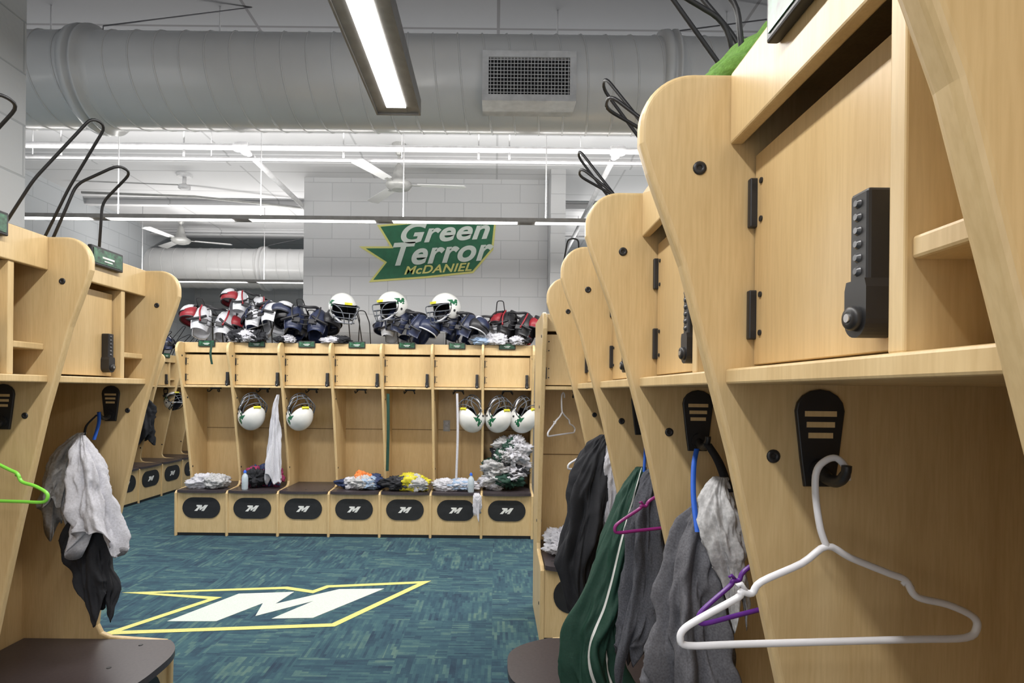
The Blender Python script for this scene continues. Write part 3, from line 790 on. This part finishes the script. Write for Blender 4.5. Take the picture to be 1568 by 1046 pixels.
pile('clothes_pile', (-4.5, 6.8, SZ), 0.16, 0.18, 0.12, [M_CLK, M_CLLB, M_CLDG], 9)
folded_towel('green_towel', (0.425, 1.03, TOP-0.001), (0, 0, 0), 0.085, 0.13,
             [(0.055, 1.0, 1.0, 0, 0.1), (0.05, 0.95, 1.0, 0.0, 0.0), (0.048, 0.72, 0.9, 0.02, 0.15), (0.045, 0.5, 0.8, 0.035, 0.3)], M_CLLG)
pile('white_cloth', (0.45, 1.92, TOP), 0.09, 0.12, 0.10, [M_CLW], 15, 4, 0.7)
garment('hanging_cloth', [(-0.16, 5.40, 0.44, 0.02, 0.015), (-0.15, 5.37, 0.40, 0.035, 0.02), (-0.15, 5.37, 0.27, 0.03, 0.02)], M_CLW, 4, 0.15, 44)

def bottle(loc, m):
    b = MB()
    b.lathe([(0.026, 0), (0.030, 0.01), (0.030, 0.11), (0.024, 0.135), (0.012, 0.15), (0.012, 0.16)], (0, 0, 0), m, 20)
    b.lathe([(0.014, 0.158), (0.014, 0.172), (0.005, 0.185)], (0, 0, 0), M_BLUE, 16)
    b.obj('water_bottle', loc)
bottle((cx[1]-0.09, 5.50, SZ), M_BOTTLE)
bottle((cx[5]+0.14, 5.48, SZ), M_BOTTLE)
b = MB(); b.box(-0.035, 0.035, -0.006, 0, -0.057, 0.057, M_CLOFF); b.box(-0.015, 0.015, -0.009, -0.006, 0.01, 0.04, M_CLW); b.box(-0.015, 0.015, -0.009, -0.006, -0.04, -0.01, M_CLW)
b.obj('power_outlet', (cx[5]-0.14, 6.014, 1.03), bevel=0.002)

# ---------------------------------------------------------------- helmets
def helmet_mesh():
    b = MB(); NU, NV = 72, 44
    def P(t, p, k=0):
        x = (0.112-k)*cos(p)*cos(t); y = (0.135-k)*cos(p)*sin(t); z = (0.125-k)*sin(p)
        if z < 0: x *= 1-0.10*(z/0.12)**2*0.5
        if y > 0: y *= 1.04
        return (x, y, z)
    def keep(c):
        if c[2] < -0.098: return False
        if c[1] < -0.045 and c[2] < 0.035: return False
        if c[1] < -0.02 and c[2] < 0.035 and c[2] > -0.03 and abs(c[0]) < 0.09: return False
        return True
    def inM(y, z, poly):
        r = False; n = len(poly); j = n-1
        for i in range(n):
            a, c = poly[i], poly[j]
            if (a[1] > z) != (c[1] > z) and y < (c[0]-a[0])*(z-a[1])/(c[1]-a[1]+1e-12)+a[0]: r = not r
            j = i
        return r
    poly = [(-0.050+0.105*x, 0.010+0.048*y) for x, y in MSHAPE]
    for k, inner in ((0, False), (0.012, True)):
        for i in range(NV):
            for j in range(NU):
                ps = []
                for (di, dj) in ((0, 0), (0, 1), (1, 1), (1, 0)):
                    ps.append(P(2*pi*(j+dj)/NU, -pi/2+pi*(i+di)/NV, k))
                c = [sum(q[a] for q in ps)/4 for a in range(3)]
                if not keep(c): continue
                m = M_PADK if inner else M_HELM
                if not inner and abs(c[0]) > 0.05:
                    if inM(c[1], c[2], poly): m = M_HGREEN
                b.add(ps if not inner else ps[::-1], [(0, 1, 2, 3)], m, True)
    for sx in (-1, 1):
        b.tube([(sx*0.104, -0.035, 0.035), (sx*0.106, -0.03, 0.0), (sx*0.106, -0.045, -0.035), (sx*0.085, -0.06, -0.075), (sx*0.085, -0.02, -0.097), (sx*0.075, 0.05, -0.098), (0, 0.09, -0.098)], 0.005, M_PADK, 6, smooth_pts=4)
        b.lathe([(0.010, -0.004), (0.010, 0.004)], (sx*0.108, 0.0, -0.03), M_PADK, 14, 'x')
        b.tube([(sx*0.103, -0.05, 0.03), (sx*0.10, -0.12, 0.022), (sx*0.07, -0.155, -0.005), (sx*0.045, -0.165, -0.06), (sx*0.03, -0.155, -0.12)], 0.004, M_MASK, 7, smooth_pts=4)
    for (z, w, f) in [(0.022, 0.10, 0.158), (-0.03, 0.104, 0.172), (-0.07, 0.095, 0.175), (-0.112, 0.075, 0.168)]:
        b.tube([(-w, -0.05, z+0.005), (-w*0.93, -0.11, z), (-w*0.5, -f+0.012, z), (0, -f, z), (w*0.5, -f+0.012, z), (w*0.93, -0.11, z), (w, -0.05, z+0.005)], 0.004, M_MASK, 7, smooth_pts=4)
    b.tube([(0, -0.172, -0.03), (0, -0.176, -0.07), (0, -0.168, -0.112)], 0.004, M_MASK, 7)
    b.tube([(-0.10, -0.04, -0.05), (-0.06, -0.11, -0.10), (0, -0.13, -0.115), (0.06, -0.11, -0.10), (0.10, -0.04, -0.05)], 0.008, M_PADW, 6, smooth_pts=4)
    b.box(-0.03, 0.03, -0.136, -0.118, 0.036, 0.055, M_HYEL)
    return b
HB = None
def helmet(loc, rot, s=1.0):
    global HB
    if HB is None:
        o = helmet_mesh().obj('football_helmet', loc, rot); HB = o.data
        bm = bmesh.new(); bm.from_mesh(HB); bmesh.ops.remove_doubles(bm, verts=bm.verts, dist=0.0002); bm.to_mesh(HB); bm.free()
    else: o = MB().obj('football_helmet', loc, rot, mesh=HB)
    o.scale = (s, s, s)
    return o
R = radians
helmet((-1.47, 5.55, 2.18), (R(12), 0, R(35)), 1.15)
helmet((-0.99, 5.55, 2.20), (R(8), 0, R(-40)), 1.15)
helmet((-0.48, 5.55, 2.19), (R(8), 0, R(-45)), 1.15)
for x, rx_, rz in ((-2.37, -128, 225), (-1.90, -128, 222), (-0.22, -125, 140), (0.04, -130, 218), (0.28, -125, 232)):
    helmet((x, 5.64, 1.135), (R(rx_), 0, R(rz)), 1.1)
helmet((-4.42, 7.95, 1.22), (R(-35), 0, R(60)))
helmet((-4.42, 7.2, 2.0), (R(5), 0, R(60)))

# ---------------------------------------------------------------- shoulder pads
def shoulder_pads(loc, rot, c1, c2, c3, s=1.0):
    b = MB(); b.M = Matrix.Scale(s, 4)
    for sg in (-1, 1):
        t = (lambda a: a) if sg > 0 else (lambda a: 180-a)
        b.patch((sg*0.085, 0, -0.04), (0.085, 0.135, 0.15), t(-150), t(-35), -35, 70, c1, 0.006)
        b.patch((sg*0.085, 0, -0.04), (0.085, 0.135, 0.15), t(150), t(35), -35, 70, c1, 0.006)
        b.patch((sg*0.15, 0, 0.0), (0.105, 0.115, 0.085), t(-100), t(100), -25, 75, c2, 0.008)
        b.patch((sg*0.17, 0, 0.02), (0.09, 0.095, 0.085), t(-95), t(95), -5, 80, c1, 0.008)
        b.patch((sg*0.135, 0, 0.035), (0.10, 0.085, 0.08), t(-80), t(80), 20, 85, c3, 0.008)
        pts = [(sg*0.17+sg*0.091*cos(R(a)), 0.096*sin(R(a)), 0.012) for a in range(-95, 96, 10)]
        b.tube(pts, 0.006, M_PADK, 6)
        pts = [(sg*0.15+sg*0.106*cos(R(a))*0.9, 0.105*sin(R(a)), -0.036) for a in range(-95, 96, 10)]
        b.tube(pts, 0.006, c3, 6)
        b.tube([(sg*0.05, -0.13, -0.02), (sg*0.10, -0.15, -0.06), (sg*0.17, -0.11, -0.07)], 0.010, M_PADK, 6, smooth_pts=4)
        b.box(sg*0.06-0.03, sg*0.06+0.03, -0.142, -0.128, -0.09, -0.05, M_PADK, 0.004)
        b.tube([(sg*0.10, -0.12, 0.07), (sg*0.10, -0.15, 0.0), (sg*0.08, -0.15, -0.08)], 0.007, c2, 6, smooth_pts=4)
    for z in (-0.10, -0.06, -0.02):
        b.tube([(-0.03, -0.135, z), (0, -0.145, z-0.01), (0.03, -0.135, z)], 0.004, M_PADK, 6, smooth_pts=3)
    b.tube([(0.06, -0.09, 0.085), (0.075, 0, 0.115), (0.05, 0.08, 0.11), (-0.05, 0.08, 0.11), (-0.075, 0, 0.115), (-0.06, -0.09, 0.085), (0, -0.12, 0.06)], 0.012, M_PADK, 8, closed=True, smooth_pts=4)
    b.M = Matrix.Identity(4)
    b.obj('shoulder_pads', loc, rot)
PZ = TOP
shoulder_pads((-2.74, 5.63, PZ+0.20), (R(-20), R(10), R(20)), M_PADW, M_PADR, M_PADK, 1.2)
shoulder_pads((-2.52, 5.80, PZ+0.17), (R(20), R(-12), R(-30)), M_PADK, M_PADN, M_PADW, 1.1)
shoulder_pads((-2.42, 5.66, PZ+0.38), (R(-15), R(12), R(35)), M_PADW, M_PADR, M_PADK, 1.0)
shoulder_pads((-2.20, 5.60, PZ+0.24), (R(-30), R(-12), R(-20)), M_PADW, M_PADN, M_PADK, 1.15)
shoulder_pads((-1.83, 5.62, PZ+0.21), (R(-25), R(5), R(10)), M_PADN, M_PADK, M_PADK, 1.25)
shoulder_pads((-1.98, 5.82, PZ+0.17), (R(-25), R(5), R(-10)), M_PADK, M_PADK, M_PADW, 1.1)
shoulder_pads((-0.80, 5.60, PZ+0.19), (R(-20), R(15), R(-25)), M_PADN, M_PADN, M_PADW, 1.12)
shoulder_pads((-0.97, 5.80, PZ+0.18), (R(-20), R(0), R(-5)), M_PADW, M_PADN, M_PADN, 1.0)
shoulder_pads((-0.33, 5.60, PZ+0.19), (R(-20), R(12), R(-25)), M_PADN, M_PADK, M_PADW, 1.12)
shoulder_pads((-0.07, 5.74, PZ+0.18), (R(-25), R(-5), R(25)), M_PADW, M_PADK, M_PADN, 1.0)
shoulder_pads((0.22, 5.64, PZ+0.20), (R(-20), R(10), R(-20)), M_PADK, M_PADR, M_PADK, 1.12)
shoulder_pads((-4.5, 6.6, PZ+0.17), (R(-20), R(10), R(70)), M_PADW, M_PADN, M_PADN, 1.0)
shoulder_pads((-4.5, 7.7, PZ+0.17), (R(-20), R(10), R(70)), M_PADN, M_PADK, M_PADW, 1.0)
pile('clothes_pile', (-2.42, 5.55, PZ), 0.18, 0.10, 0.14, [M_CLW, M_CLK], 61, 7)
pile('gloves_pile', (-1.58, 5.58, PZ), 0.16, 0.08, 0.09, [M_CLK, M_CLW], 62, 7)
pile('knee_pads', (-2.02, 5.56, PZ), 0.10, 0.07, 0.08, [M_CLW, M_CLK], 63, 5)
pile('knee_pads', (-0.06, 5.56, PZ), 0.18, 0.08, 0.12, [M_CLW, M_CLK, M_CLLB], 64, 7)
pile('cleats', (0.27, 5.55, PZ), 0.12, 0.08, 0.11, [M_CLK, M_CLRD, M_CLW], 65, 6)

# ---------------------------------------------------------------- hangers
def hanger(loc, rot, m, r=0.0048, s=1.0):
    b = MB()
    hook = [(0.034, 0, -0.012), (0.033, 0, 0.004), (0.020, 0, 0.018), (0.004, 0, 0.014), (-0.007, 0, 0.0), (-0.009, 0, -0.03), (-0.004, 0, -0.075), (0.004, 0, -0.10)]
    b.tube([Vector(p)*s for p in hook], r*0.95*s, m, 10, smooth_pts=5)
    body = [(0.004, -0.10), (-0.03, -0.122), (-0.085, -0.145), (-0.098, -0.160), (-0.112, -0.158), (-0.118, -0.166), (-0.165, -0.190), (-0.190, -0.205), (-0.196, -0.218), (-0.186, -0.228),
            (-0.12, -0.228), (0.0, -0.228), (0.12, -0.228), (0.186, -0.228), (0.202, -0.216), (0.198, -0.200), (0.165, -0.183), (0.130, -0.174), (0.118, -0.166), (0.108, -0.148), (0.085, -0.138), (0.035, -0.116)]
    b.tube([Vector((x, 0, z))*s for x, z in body], r*s, m, 10, closed=True, smooth_pts=4)
    b.tube([Vector(p)*s for p in [(0.118, 0, -0.160), (0.110, 0, -0.150), (0.104, 0, -0.154)]], r*0.7*s, m, 8)
    b.tube([Vector(p)*s for p in [(-0.106, 0, -0.157), (-0.112, 0, -0.147), (-0.118, 0, -0.150)]], r*0.7*s, m, 8)
    return b.obj('coat_hanger', loc, rot)
hanger((0.427, 0.752, 1.290), (0, R(-2.2), R(0)), M_HANGW, s=0.97)
hanger((0.44, 2.21, 1.296), (0, 0, R(15)), M_HANGW, s=0.85)
hanger((0.470, 1.50, 1.25), (0, R(-4), R(10)), M_HANGM, s=0.9)
hanger((0.500, 1.045, 1.215), (0, R(-12), R(6)), M_HANGP, s=0.9)
hanger((-1.47, 1.66, 1.29), (0, 0, R(-5)), M_HANGG)
hanger((0.40, 3.42, 1.37), (0, 0, R(60)), M_HANGW)

# ---------------------------------------------------------------- camera
cd = bpy.data.cameras.new('camera'); cam = bpy.data.objects.new('camera', cd); COL.objects.link(cam)
cam.location = (0, 0, 1.39); cam.rotation_euler = (pi/2, radians(-0.6), 0)
cd.sensor_width = 36; cd.lens = 20.3; cd.shift_x = 0.017; cd.shift_y = 0.049
cd.clip_start = 0.02
scene.camera = cam
scene.view_settings.view_transform = 'Standard'
scene.view_settings.exposure = 0.0
